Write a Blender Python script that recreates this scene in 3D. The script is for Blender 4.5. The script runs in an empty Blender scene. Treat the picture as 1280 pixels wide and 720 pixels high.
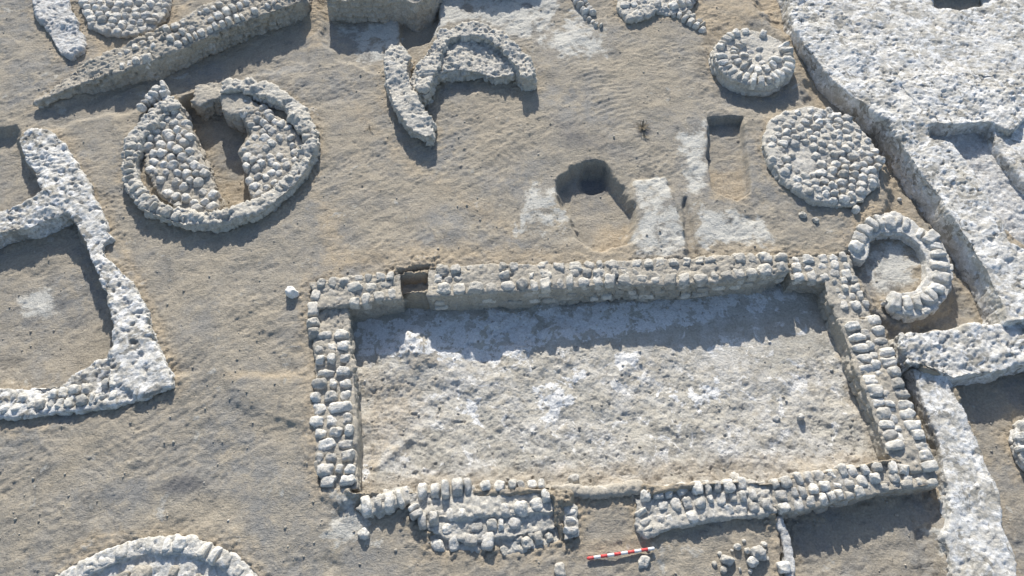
import bpy, bmesh, math, random
import numpy as np
from mathutils.geometry import tessellate_polygon
from mathutils import Vector

random.seed(7)
RNG = np.random.default_rng(11)
S = bpy.context.scene
COL = S.collection

# ------------------------------------------------------------------ camera
CAM_H, TILT, F = 10.6, math.radians(30), 865.0
cam = bpy.data.objects.new('camera', bpy.data.cameras.new('camera'))
COL.objects.link(cam)
cam.location = (0, 0, CAM_H)
cam.rotation_euler = (TILT, 0, 0)
cam.data.sensor_width = 36
cam.data.lens = F / 1280 * 36
cam.data.clip_end = 500
S.camera = cam

# ------------------------------------------------------------------ world, sun
SUN_EL, SUN_AZ = math.radians(27.5), math.radians(-6)      # azimuth clockwise from +Y
wd = bpy.data.worlds.new('World')
S.world = wd
wd.use_nodes = True
nt = wd.node_tree
sky = nt.nodes.new('ShaderNodeTexSky')
sky.sky_type = 'NISHITA'
sky.sun_disc = False
sky.sun_elevation = SUN_EL
sky.sun_rotation = SUN_AZ
bg = nt.nodes['Background']
bg.inputs['Strength'].default_value = 0.125
nt.links.new(sky.outputs[0], bg.inputs['Color'])
sun = bpy.data.objects.new('sun', bpy.data.lights.new('sun', 'SUN'))
COL.objects.link(sun)
sun.data.energy = 4.8
sun.data.angle = math.radians(0.5)
sun.data.color = (1.0, 0.95, 0.86)
d = Vector((math.sin(SUN_AZ) * math.cos(SUN_EL), math.cos(SUN_AZ) * math.cos(SUN_EL), math.sin(SUN_EL)))
sun.rotation_euler = d.to_track_quat('Z', 'Y').to_euler()
S.view_settings.view_transform = 'Standard'
S.view_settings.look = 'None'
S.view_settings.exposure = 0.48
S.view_settings.gamma = 1

# ------------------------------------------------------------------ helpers
CT, ST = math.cos(TILT), math.sin(TILT)


def W(px, py, z=0.0):
    """ground position seen at pixel (px, py) of the 1280x720 photograph, at height z"""
    u, v = (px - 640) / F, (360 - py) / F
    s = (CAM_H - z) / (CT - v * ST)
    return (u * s, (v * CT + ST) * s, z)


def hash3(ix, iy, iz, seed):
    h = (ix * 374761393 + iy * 668265263 + iz * 2147483647 + seed * 1274126177) & 0xffffffff
    h = ((h ^ (h >> 13)) * 1274126177) & 0xffffffff
    h = ((h ^ (h >> 16)) * 2246822519) & 0xffffffff
    return ((h ^ (h >> 15)) & 0xffff) / 65535.0


def vnoise(p, seed=0):
    """value noise in [-1,1], p is (n,3)"""
    f = np.floor(p)
    i = f.astype(np.int64)
    t = p - f
    t = t * t * t * (t * (t * 6 - 15) + 10)
    out = 0
    for dx in (0, 1):
        wx = t[:, 0] if dx else 1 - t[:, 0]
        for dy in (0, 1):
            wy = t[:, 1] if dy else 1 - t[:, 1]
            for dz in (0, 1):
                wz = t[:, 2] if dz else 1 - t[:, 2]
                out = out + wx * wy * wz * hash3(i[:, 0] + dx, i[:, 1] + dy, i[:, 2] + dz, seed)
    return out * 2 - 1


ROT = np.array([[0.36, 0.48, -0.8], [-0.8, 0.6, 0.0], [0.48, 0.64, 0.6]])


def fbm(p, scale, octaves=4, seed=0, gain=0.5):
    q = p * scale
    a, out, tot = 1.0, 0.0, 0.0
    for o in range(octaves):
        out = out + a * vnoise(q, seed + o * 17)
        tot += a
        q = q @ ROT.T * 2.03 + 13.7
        a *= gain
    return out / tot


def sstep(x, a, b):
    t = np.clip((x - a) / (b - a), 0, 1)
    return t * t * (3 - 2 * t)


def sdist(x, y, poly):
    """signed distance to polygon, positive inside"""
    poly = np.asarray(poly)[:, :2]
    n = len(poly)
    best = np.full(x.shape, 1e9)
    inside = np.zeros(x.shape, bool)
    for k in range(n):
        ax, ay = poly[k]
        bx, by = poly[(k + 1) % n]
        dx, dy = bx - ax, by - ay
        t = np.clip(((x - ax) * dx + (y - ay) * dy) / (dx * dx + dy * dy + 1e-12), 0, 1)
        best = np.minimum(best, (x - ax - t * dx) ** 2 + (y - ay - t * dy) ** 2)
        c = (ay > y) != (by > y)
        if dy != 0:
            inside ^= c & (x < (bx - ax) * (y - ay) / dy + ax)
    dd = np.sqrt(best)
    return np.where(inside, dd, -dd)


def make_mesh(name, v, f, smooth=True):
    """v (n,3) float, f (m,k) int with k = 3 or 4"""
    me = bpy.data.meshes.new(name)
    v = np.asarray(v, np.float32)
    f = np.asarray(f, np.int32)
    k = f.shape[1]
    me.vertices.add(len(v))
    me.vertices.foreach_set('co', v.ravel())
    me.loops.add(f.size)
    me.loops.foreach_set('vertex_index', f.ravel())
    me.polygons.add(len(f))
    me.polygons.foreach_set('loop_start', np.arange(0, f.size, k, dtype=np.int32))
    me.polygons.foreach_set('use_smooth', np.full(len(f), smooth))
    me.update(calc_edges=True)
    me.validate()
    return me


def link(name, me, mat, parent=None, label=None, cat=None, group=None, kind=None):
    o = bpy.data.objects.new(name, me)
    COL.objects.link(o)
    if me is not None and mat is not None:
        me.materials.append(mat)
    if parent is not None:
        o.parent = parent
        o.matrix_parent_inverse = parent.matrix_world.inverted()
    for kx, vx in (('label', label), ('category', cat), ('group', group), ('kind', kind)):
        if vx:
            o[kx] = vx
    return o


def thing(name, label, cat, px, py, z=0.0, group=None):
    o = link(name, None, None, None, label, cat, group, 'thing')
    o.location = W(px, py, z)
    o.empty_display_size = 0.2
    bpy.context.view_layer.update()
    return o


# ------------------------------------------------------------------ materials
def mat_new(name):
    m = bpy.data.materials.new(name)
    m.use_nodes = True
    n = m.node_tree.nodes
    b = n['Principled BSDF']
    b.inputs['Roughness'].default_value = 0.95
    b.inputs['Specular IOR Level'].default_value = 0.15
    return m, m.node_tree, b


def node(nt, typ, **kw):
    n = nt.nodes.new(typ)
    for k, v in kw.items():
        setattr(n, k, v)
    return n


def noise_node(nt, vec, scale, detail=6, rough=0.6, dist=0.0):
    n = node(nt, 'ShaderNodeTexNoise')
    n.inputs['Scale'].default_value = scale
    n.inputs['Detail'].default_value = detail
    n.inputs['Roughness'].default_value = rough
    n.inputs['Distortion'].default_value = dist
    nt.links.new(vec, n.inputs['Vector'])
    return n.outputs['Fac']


def maprange(nt, val, a, b, c=0.0, d_=1.0):
    n = node(nt, 'ShaderNodeMapRange')
    for i, x in zip((1, 2, 3, 4), (a, b, c, d_)):
        n.inputs[i].default_value = x
    nt.links.new(val, n.inputs[0])
    return n.outputs[0]


def mixc(nt, fac, a, b, blend='MIX'):
    n = node(nt, 'ShaderNodeMix', data_type='RGBA', blend_type=blend)
    for s, x in ((0, fac), (6, a), (7, b)):
        if isinstance(x, (int, float)):
            n.inputs[s].default_value = x
        elif isinstance(x, tuple):
            n.inputs[s].default_value = (*x, 1)
        else:
            nt.links.new(x, n.inputs[s])
    return n.outputs[2]


def math2(nt, op, a, b):
    n = node(nt, 'ShaderNodeMath', operation=op)
    for s, x in ((0, a), (1, b)):
        if isinstance(x, (int, float)):
            n.inputs[s].default_value = x
        else:
            nt.links.new(x, n.inputs[s])
    n.use_clamp = False
    return n.outputs[0]


def attr(nt, name):
    n = node(nt, 'ShaderNodeAttribute', attribute_name=name)
    return n.outputs['Fac']


def bump(nt, b, height, strength, dist):
    n = node(nt, 'ShaderNodeBump')
    n.inputs['Strength'].default_value = strength
    n.inputs['Distance'].default_value = dist
    nt.links.new(height, n.inputs['Height'])
    nt.links.new(n.outputs[0], b.inputs['Normal'])


def earth_material(name, c0, c1, c2, cpatch, patch=(0.56, 0.66), big=1.2, spots=None, spot_rng=(0.62, 0.7),
                   bump_d=0.02, attrs=(), fine=30, scrapes=False):
    """c0/c1 broad mix, c2 fine mottling, cpatch irregular patches, spots small flecks"""
    m, nt, b = mat_new(name)
    pos = node(nt, 'ShaderNodeNewGeometry').outputs['Position']
    n1 = noise_node(nt, pos, big, 8, 0.62, 0.4)
    n2 = noise_node(nt, pos, big * 6, 8, 0.68, 0.3)
    n3 = noise_node(nt, pos, fine, 5, 0.7)
    n4 = noise_node(nt, pos, big * 3.1, 10, 0.7, 0.8)
    c = mixc(nt, maprange(nt, n1, 0.41, 0.59), c0, c1)
    c = mixc(nt, maprange(nt, n2, 0.45, 0.62), c, c2)
    c = mixc(nt, maprange(nt, n4, *patch), c, cpatch)
    for (an, col, lo, hi) in attrs:
        a = attr(nt, an)
        # ragged edge: attribute plus noise
        nn = math2(nt, 'ADD', math2(nt, 'MULTIPLY', n2, 1.6), math2(nt, 'MULTIPLY', n4, 1.6))
        k_ = 1.9 if an == 'white' else 1.0
        s = math2(nt, 'ADD', a, math2(nt, 'MULTIPLY', math2(nt, 'SUBTRACT', nn, 1.6), k_))
        c = mixc(nt, maprange(nt, s, lo, hi), c, col)
    if spots:
        n5 = noise_node(nt, pos, big * 14, 4, 0.6, 0.2)
        c = mixc(nt, maprange(nt, n5, *spot_rng), c, spots)
    val = math2(nt, 'MULTIPLY', maprange(nt, n3, 0.25, 0.75, 0.72, 1.28), math2(nt, 'ADD', attr(nt, 'tone'), 1.0))
    rgb = node(nt, 'ShaderNodeCombineColor')
    for i in range(3):
        nt.links.new(val, rgb.inputs[i])
    c = mixc(nt, 1.0, c, rgb.outputs[0], 'MULTIPLY')
    nt.links.new(c, b.inputs['Base Color'])
    n7 = noise_node(nt, pos, 17, 9, 0.78, 0.5)
    hgt = math2(nt, 'ADD', math2(nt, 'MULTIPLY', n3, 0.7), math2(nt, 'ADD', n2, n7))
    if scrapes:
        # trowel and brush marks: short strokes in two headings, coming and going over the surface
        mask = maprange(nt, noise_node(nt, pos, 0.8, 3, 0.5), 0.4, 0.62)
        for ang, wgt, inv in ((-24, 1.0, False), (31, 0.9, True)):
            mp = node(nt, 'ShaderNodeMapping')
            mp.inputs['Rotation'].default_value = (0, 0, math.radians(ang))
            mp.inputs['Scale'].default_value = (2.6, 7, 5)
            nt.links.new(pos, mp.inputs['Vector'])
            n8 = noise_node(nt, mp.outputs[0], 1.5, 7, 0.66, 2.6)
            mk = math2(nt, 'SUBTRACT', 1.0, mask) if inv else mask
            hgt = math2(nt, 'ADD', hgt, math2(nt, 'MULTIPLY', math2(nt, 'MULTIPLY', n8, mk), wgt))
    bump(nt, b, hgt, 0.9, bump_d)
    return m


M_SOIL = earth_material('soil', (0.335, 0.295, 0.235), (0.262, 0.252, 0.233), (0.355, 0.314, 0.252), (0.21, 0.197, 0.173),
                        big=0.55, spots=(0.43, 0.39, 0.32), bump_d=0.024, spot_rng=(0.66, 0.74), scrapes=True,
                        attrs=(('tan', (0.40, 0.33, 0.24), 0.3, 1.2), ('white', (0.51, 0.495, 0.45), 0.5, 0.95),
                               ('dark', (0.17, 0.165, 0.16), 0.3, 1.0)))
M_FLOOR = earth_material('lime_plaster', (0.455, 0.43, 0.375), (0.54, 0.52, 0.48), (0.41, 0.38, 0.325), (0.67, 0.655, 0.625),
                         patch=(0.565, 0.60), big=0.9, bump_d=0.034, spots=(0.36, 0.33, 0.29),
                         attrs=(('tan', (0.44, 0.385, 0.31), 0.4, 1.3), ('white', (0.70, 0.695, 0.68), 0.78, 0.9)))
M_MUD = earth_material('mud_mortar', (0.41, 0.375, 0.315), (0.37, 0.345, 0.30), (0.44, 0.40, 0.335), (0.52, 0.495, 0.45),
                       big=1.5, bump_d=0.025, spots=(0.27, 0.25, 0.22))
M_BRICK = earth_material('mud_brick', (0.59, 0.565, 0.515), (0.66, 0.64, 0.60), (0.52, 0.49, 0.43), (0.75, 0.74, 0.71),
                         big=2.2, bump_d=0.028, spots=(0.33, 0.31, 0.28), spot_rng=(0.6, 0.72))
M_PALE = earth_material('pale_brick', (0.56, 0.54, 0.495), (0.62, 0.605, 0.57), (0.48, 0.455, 0.40), (0.72, 0.715, 0.70),
                        big=2.2, bump_d=0.02, spots=(0.40, 0.38, 0.35), spot_rng=(0.62, 0.72))
M_TANBRICK = earth_material('weathered_brick', (0.50, 0.47, 0.41), (0.46, 0.44, 0.40), (0.57, 0.54, 0.48),
                            (0.62, 0.60, 0.56), big=2.0, bump_d=0.025, spots=(0.30, 0.28, 0.25))
M_SALT = earth_material('salt_crust', (0.42, 0.395, 0.345), (0.57, 0.555, 0.52), (0.73, 0.725, 0.71), (0.31, 0.295, 0.262),
                        patch=(0.55, 0.59), big=1.1, bump_d=0.022, spots=(0.34, 0.335, 0.33), spot_rng=(0.64, 0.72))
M_SALTG = earth_material('grey_salt_crust', (0.56, 0.555, 0.54), (0.64, 0.635, 0.62), (0.46, 0.44, 0.41), (0.74, 0.74, 0.73),
                         patch=(0.56, 0.66), big=1.6, bump_d=0.035, spots=(0.30, 0.29, 0.28), spot_rng=(0.62, 0.71))


def plain(name, col, rough=0.6):
    m, nt, b = mat_new(name)
    pos = node(nt, 'ShaderNodeNewGeometry').outputs['Position']
    n = noise_node(nt, pos, 60, 4, 0.6)
    c = mixc(nt, maprange(nt, n, 0.4, 0.7, 0.05, 0.5), col, (0.4, 0.36, 0.3))
    nt.links.new(c, b.inputs['Base Color'])
    b.inputs['Roughness'].default_value = rough
    return m


M_RED = plain('red_paint', (0.62, 0.03, 0.04), 0.5)
M_WHITE = plain('white_paint', (0.8, 0.8, 0.8), 0.5)
M_LIME = plain('limestone', (0.76, 0.75, 0.72), 0.9)
M_WEED = plain('dry_weed', (0.16, 0.13, 0.085), 0.9)

# ------------------------------------------------------------------ ground
X0, X1, Y0, Y1, STEP = -14.0, 14.0, 0.4, 16.0, 0.024


def wp(pts, z=0.0):
    return [W(p[0], p[1], p[2] if len(p) > 2 else z)[:2] for p in pts]


# polygon in photo pixels, level of the dug surface, softness of its edge in metres
LEVELS = [
    # far trench under the massive platform and the corridor beside it
    ([(945, -40), (985, -40), (1012, 60), (1068, 140), (1135, 205), (1205, 320), (1245, 405), (1128, 415), (1098, 392),
      (1062, 325), (1115, 262), (1108, 190), (1010, 130), (1000, 60), (950, 10)], -0.22, 0.25),
    ([(1060, 140), (1135, 205), (1205, 320), (1250, 408), (1128, 418), (1160, 398), (1196, 372), (1196, 325), (1150, 262), (1105, 200)], -0.36, 0.15),
    ([(1088, 392), (1112, 400), (1128, 416), (1140, 460), (1190, 612), (1172, 618), (1146, 530)], -0.34, 0.08),
    ([(1186, 480), (1300, 440), (1420, 760), (1275, 760), (1222, 545)], -0.32, 0.1),
    ([(285, 469), (340, 470), (392, 466), (396, 530), (330, 520), (296, 500)], 0.04, 0.12),
    # outside the south wall
    ([(430, 640), (510, 622), (700, 650), (800, 655), (975, 640), (1000, 760), (420, 760)], -0.16, 0.35),
    ([(1150, 640), (1205, 630), (1210, 760), (1150, 760)], -0.2, 0.12),
    ([(972, 640), (1178, 606), (1190, 640), (1170, 660), (1178, 760), (992, 760)], -0.32, 0.05),
    ([(1150, 660), (1172, 655), (1188, 760), (1165, 760)], -0.36, 0.05),
    ([(715, 596), (800, 592), (810, 676), (722, 682)], -0.14, 0.05),
    # left room
    ([(-60, 285), (0, 280), (85, 255), (120, 330), (145, 400), (140, 450), (80, 485), (-60, 505)], -0.26, 0.08),
    ([(-60, 160), (15, 165), (40, 215), (70, 245), (0, 270), (-60, 280)], -0.2, 0.12),
    # hollows under the far walls
    ([(880, 90), (900, 125), (945, 140), (995, 130), (1012, 95), (1000, 60), (950, 30), (890, 50)], -0.08, 0.3),
    ([(60, 140), (140, 105), (240, 65), (380, 20), (392, 40), (380, 80), (250, 110), (150, 140), (70, 160)], -0.1, 0.2),
    ([(405, -20), (500, -20), (498, 60), (470, 90), (425, 75), (403, 45)], -0.12, 0.15),
    ([(500, -20), (552, -20), (548, 30), (535, 58), (510, 66), (500, 50)], -0.25, 0.06),
    # rectangular slot and pit, with a low pale block beside them
    ([(794, 226), (832, 222), (846, 262), (858, 305), (858, 326), (792, 326), (792, 300), (786, 262)], 0.06, 0.06),
    ([(884, 152), (926, 150), (931, 200), (935, 243), (918, 252), (889, 240), (885, 200)], -0.2, 0.045),
    ([(700, 240), (704, 228), (714, 219), (728, 213), (744, 211), (756, 216), (764, 228), (774, 240), (785, 254), (790, 272), (790, 290), (784, 304), (772, 312), (756, 317), (742, 316), (728, 304), (716, 285), (706, 262)], -0.27, 0.11),
    ([(724, 224), (727, 216), (734, 211), (744, 209), (754, 212), (759, 219), (759, 228), (752, 235), (740, 236), (730, 234), (725, 230)], -0.36, 0.06),
    ([(858, 250), (868, 300), (874, 325), (866, 326), (858, 300), (852, 262)], -0.08, 0.05),
    # round structure: inner trough and central hollow
    ([(172, 185), (185, 140), (215, 118), (260, 112), (320, 112), (368, 140), (385, 175), (372, 220), (335, 250), (290, 262),
      (235, 258), (195, 230)], -0.02, 0.08),
    ([(226, 142), (236, 128), (256, 122), (278, 126), (296, 142), (312, 165), (302, 190), (308, 222), (319, 258), (280, 268), (268, 240), (254, 205), (240, 170)], -0.4, 0.06),
    # main room
    ([(436, 384), (700, 372), (985, 345), (1035, 362), (1062, 420), (1085, 500), (1108, 575), (960, 605), (720, 612), (448, 618)], -0.62, 0.05),
]
# colours of the soil itself, and shade painted in the pit: polygon, softness
TANS = [
    ([(388, 240), (400, 290), (395, 345), (560, 334), (700, 328), (880, 318), (980, 314), (960, 300), (700, 310), (560, 300), (440, 310), (420, 250)], 0.35),
    ([(700, 612), (800, 608), (800, 632), (700, 634)], 0.12),
    ([(720, 670), (820, 660), (840, 680), (700, 700)], 0.2),
    ([(268, 212), (300, 205), (320, 262), (278, 268)], 0.1),
    ([(885, 205), (935, 200), (940, 255), (885, 250)], 0.15),
    ([(745, 270), (790, 270), (790, 322), (740, 322)], 0.2),
    ([(980, -20), (1000, 20), (1062, 150), (1130, 215), (1230, 402), (1210, 400), (1120, 250), (1040, 160), (960, 20), (880, 60), (850, 0)], 0.25),
    ([(1040, 300), (1070, 260), (1130, 230), (1160, 270), (1130, 262), (1085, 275), (1058, 312)], 0.15),
    ([(280, 465), (390, 462), (390, 474), (285, 476)], 0.15),
    ([(370, -10), (405, -10), (402, 60), (385, 60), (375, 40)], 0.2),
    ([(95, 20), (240, 0), (215, 40), (120, 75)], 0.2),
    ([(440, 110), (470, 160), (560, 230), (660, 290), (640, 300), (520, 220), (440, 140)], 0.4),
    ([(60, 700), (120, 665), (200, 655), (280, 675), (330, 715), (310, 712), (200, 664), (120, 678), (60, 720)], 0.15),
    ([(205, 400), (225, 470), (215, 470), (180, 380), (150, 310), (160, 310)], 0.12),
]
WHITES = [
    ([(1090, 300), (1130, 294), (1155, 310), (1155, 345), (1120, 362), (1085, 345)], 0.3),
    ([(548, -20), (690, -20), (700, 20), (660, 48), (640, 45), (600, 22), (560, 30), (535, 55)], 0.2),
    ([(690, 20), (730, 10), (760, 60), (700, 75), (670, 60)], 0.5),
    ([(792, 228), (830, 222), (845, 260), (858, 305), (855, 325), (790, 325), (790, 300), (800, 270)], 0.12),
    ([(868, 262), (905, 265), (960, 275), (975, 300), (930, 312), (875, 310)], 0.3),
    ([(655, 240), (690, 225), (705, 270), (700, 300), (650, 290)], 0.35),
    ([(845, 170), (884, 150), (885, 240), (860, 240)], 0.25),
    ([(400, 600), (450, 620), (470, 680), (420, 660)], 0.35),
    ([(1170, 660), (1220, 640), (1280, 720), (1180, 720)], 0.4),
    ([(10, 360), (50, 355), (60, 380), (20, 390)], 0.25),
    ([(420, 30), (500, 20), (500, 60), (450, 75)], 0.25),
]
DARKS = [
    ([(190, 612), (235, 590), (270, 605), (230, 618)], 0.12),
    ([(725, 212), (755, 208), (765, 232), (735, 236)], 0.1),  # shade at the back of the pit, painted into the ground colour
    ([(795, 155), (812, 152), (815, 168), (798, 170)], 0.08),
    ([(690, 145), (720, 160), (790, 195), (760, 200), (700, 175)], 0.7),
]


def region_field(x, y, lst, z=0.0):
    out = np.zeros(x.shape)
    for poly, soft in lst:
        dd = sdist(x, y, wp(poly, z))
        out = np.maximum(out, sstep(dd, -soft, soft))
    return out


CLAMP = []


def terrain(x, y):
    P = np.stack([x, y, np.zeros_like(x)], 1)
    jag = fbm(P, 5.0, 3, 5) * 0.06
    h = np.zeros_like(x)
    ox = fbm(P, 2.6, 3, 101) * 0.14 + fbm(P, 9.0, 2, 107) * 0.04
    oy = fbm(P, 2.6, 3, 103) * 0.14 + fbm(P, 9.0, 2, 109) * 0.04
    for poly, z, soft in LEVELS:
        k = min(1.0, soft * 6)
        dd = sdist(x + ox * k, y + oy * k, wp(poly, z * 0.5)) + jag * min(1, soft * 8)
        w = sstep(dd, -soft, soft * 0.6)
        h = h * (1 - w) + z * w
    h += fbm(P, 0.6, 3, 31) * 0.05
    h += fbm(P, 2.6, 4, 41) * 0.03
    Q = P.copy()
    Q[:, 0], Q[:, 1] = (x * 0.85 + y * 0.5) * 0.45, (y * 0.85 - x * 0.5)
    # arcs left by brushes and rakes
    for px, py, ox_, oy_, rad in ((205, 445, -1.2, .8, .9), (330, 335, -1.6, -.5, .8), (760, 115, .6, -2.2, 1.5), (260, 560, 1.5, -1.4, 1.2),
                                  (620, 230, -2.0, -.6, 1.4), (110, 590, -.8, -1.8, 1.1), (1050, 690, -.4, -1.6, .6), (560, 300, 2.2, 1.1, 1.0)):
        cx, cy, _ = W(px, py)
        m = np.exp(-(((x - cx) ** 2 + (y - cy) ** 2) / rad ** 2) ** 2)
        r = np.hypot(x - cx - ox_, y - cy - oy_) + fbm(P, 1.7, 2, 93) * 0.12
        h += m * 0.005 * np.sin(r * 46 + fbm(P, 3.0, 2, 95) * 2.5) * sstep(fbm(P, 2.2, 3, 97), -0.15, 0.25)
    rough = 0.35 + 0.65 * sstep(fbm(P, 0.9, 3, 83), -0.25, 0.35)
    h -= np.abs(fbm(Q, 5.0, 5, 61, 0.6)) * 0.04 * rough
    tramp = sstep(fbm(P, 1.1, 3, 87), 0.05, 0.35)
    h -= tramp * sstep(fbm(P, 5.5, 3, 89), 0.0, 0.3) * 0.013
    h += fbm(P, 19.0, 3, 77) * 0.012 * rough
    lum = fbm(P, 11.0, 4, 79, 0.6)
    h += (sstep(lum, 0.45, 0.75) * 0.025 - sstep(-lum, 0.5, 0.8) * 0.02)
    for poly, zt in CLAMP:
        lo, hi = poly.min(0) - .5, poly.max(0) + .5
        m = (x > lo[0]) & (x < hi[0]) & (y > lo[1]) & (y < hi[1])
        if m.any():
            near = sstep(sdist(x[m], y[m], poly), -0.45, 0.0)
            h[m] += near * (np.abs(fbm(P[m], 12.0, 4, 91, 0.6)) * 0.05 - 0.005)          # crumbled earth along the foot
            w = sstep(sdist(x[m], y[m], poly), 0.01, 0.09)
            hm = h[m]
            h[m] = hm * (1 - w) + np.minimum(hm, zt - 0.14) * w
    return h


def grid_faces(nx, ny):
    i = np.arange(nx * ny).reshape(ny, nx)
    return np.stack([i[:-1, :-1], i[:-1, 1:], i[1:, 1:], i[1:, :-1]], -1).reshape(-1, 4)


# plastered floor of the main room: its own rough sheet
FLOOR_POLY = [(428, 384), (700, 366), (985, 338), (1045, 355), (1075, 430), (1120, 580), (960, 612), (800, 632), (720, 632), (690, 612), (440, 622)]


def floor_height(x, y):
    P = np.stack([x, y, np.zeros_like(x)], 1)
    xw, yN = W(640, 385, -0.45)[1], W(640, 608, -0.3)[1]
    t = np.clip((xw - y) / (xw - yN), 0, 1)
    h = -0.46 + 0.16 * t
    rough = 0.35 + 0.65 * sstep(fbm(P, 0.7, 3, 8) + (t - 0.25) * 0.9, -0.2, 0.3)
    h += rough * (fbm(P, 2.8, 3, 3) * 0.028 + fbm(P, 12.0, 4, 4, 0.65) * 0.017)
    q = fbm(P, 2.4, 5, 14, 0.6) * 7 + 50
    fq = q - np.floor(q)
    h += rough * (np.floor(q) - 50 + sstep(fq, .4, .6)) * 0.011      # flaking layers with broken edges
    lum = fbm(P, 13.0, 3, 9)
    h -= rough * sstep(-lum, 0.5, 0.75) * 0.03
    cx, cy, _ = W(514, 428, -0.35)
    r = np.hypot((x - cx) / 0.30, (y - cy) / 0.30)
    h += 0.16 * np.exp(-r ** 2) * (1 + 0.5 * fbm(P, 6, 2, 5))
    cx, cy, _ = W(530, 450, -0.4)
    r = np.hypot((x - cx) / 0.5, (y - cy) / 0.35)
    h += 0.07 * np.exp(-r ** 2)
    # a low straight ridge (buried brick line) near the west wall
    ax, ay, _ = W(468, 588, -.33)
    bx, by, _ = W(515, 545, -.33)
    dx, dy = bx - ax, by - ay
    L = math.hypot(dx, dy)
    u = ((x - ax) * dx + (y - ay) * dy) / L
    w = np.abs((x - ax) * dy - (y - ay) * dx) / L
    h += 0.05 * np.exp(-(w / 0.07) ** 2) * sstep(u, -0.05, 0.05) * sstep(-u, -L - 0.05, -L + 0.05)
    return h


fp = wp(FLOOR_POLY, -0.38)
fa = np.array(fp)
st = 0.017
fx = np.arange(fa[:, 0].min(), fa[:, 0].max(), st)
fy = np.arange(fa[:, 1].min(), fa[:, 1].max(), st)
ax_, ay_ = np.meshgrid(fx, fy)
ax_, ay_ = ax_.ravel(), ay_.ravel()
az_ = floor_height(ax_, ay_)
inside = sdist(ax_, ay_, fp) > 0
faces = grid_faces(len(fx), len(fy))
faces = faces[inside[faces].all(1)]
used = np.unique(faces)
remap = np.full(len(ax_), -1)
remap[used] = np.arange(len(used))
me = make_mesh('plaster_floor', np.stack([ax_, ay_, az_], 1)[used], remap[faces])
ft = region_field(ax_, ay_, [
    ([(448, 450), (520, 470), (540, 520), (470, 610), (446, 612)], 0.4), ([(445, 595), (1110, 560), (1120, 590), (960, 612), (445, 625)], 0.2),
    ([(1000, 350), (1050, 360), (1075, 440), (1110, 570), (1080, 575), (1040, 430)], 0.25), ([(500, 415), (545, 420), (560, 455), (510, 470)], 0.15)], -0.38)
fw = region_field(ax_, ay_, [
    ([(440, 396), (700, 380), (985, 358), (985, 385), (700, 432), (600, 456), (545, 450), (445, 446)], 0.12), ([(765, 440), (805, 432), (800, 462), (770, 468)], 0.1),
    ([(715, 455), (735, 455), (735, 478), (715, 478)], 0.1), ([(560, 490), (610, 500), (600, 530), (562, 525)], 0.2),
    ([(650, 480), (710, 470), (720, 505), (680, 530)], 0.3), 
    ([(820, 490), (900, 470), (930, 500), (840, 520)], 0.5)], -0.38)
for an, arr in (('tan', ft), ('white', fw)):
    me.attributes.new(an, 'FLOAT', 'POINT').data.foreach_set('value', arr[used].astype(np.float32))
link('plaster_floor', me, M_FLOOR, kind='structure')


# ------------------------------------------------------------------ masonry builders
def prism(verts_top, zb):
    """closed prism from a list of top points (x,y,z) down to zb -> verts, tris"""
    n = len(verts_top)
    a = 0.0
    for k in range(n):
        p, q = verts_top[k], verts_top[(k + 1) % n]
        a += p[0] * q[1] - q[0] * p[1]
    if a < 0:
        verts_top = verts_top[::-1]
    v = [tuple(p) for p in verts_top] + [(p[0], p[1], zb) for p in verts_top]
    tris = tessellate_polygon([[Vector((p[0], p[1], 0)) for p in verts_top]])
    f = []
    for t in tris:
        p, q, r = (Vector(verts_top[i][:2]) for i in t)
        if (q - p).cross(r - p) < 0:
            t = (t[0], t[2], t[1])
        f.append(tuple(t))
        f.append((t[2] + n, t[1] + n, t[0] + n))
    for k in range(n):
        k2 = (k + 1) % n
        f.append((k, k + n, k2 + n))
        f.append((k, k2 + n, k2))
    return v, f


def densify(pts, step):
    out = []
    n = len(pts)
    for k in range(n):
        p, q = np.array(pts[k]), np.array(pts[(k + 1) % n])
        m = max(1, int(np.linalg.norm((q - p)[:2]) / step))
        for i in range(m):
            out.append(tuple(p + (q - p) * i / m))
    return out


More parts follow.
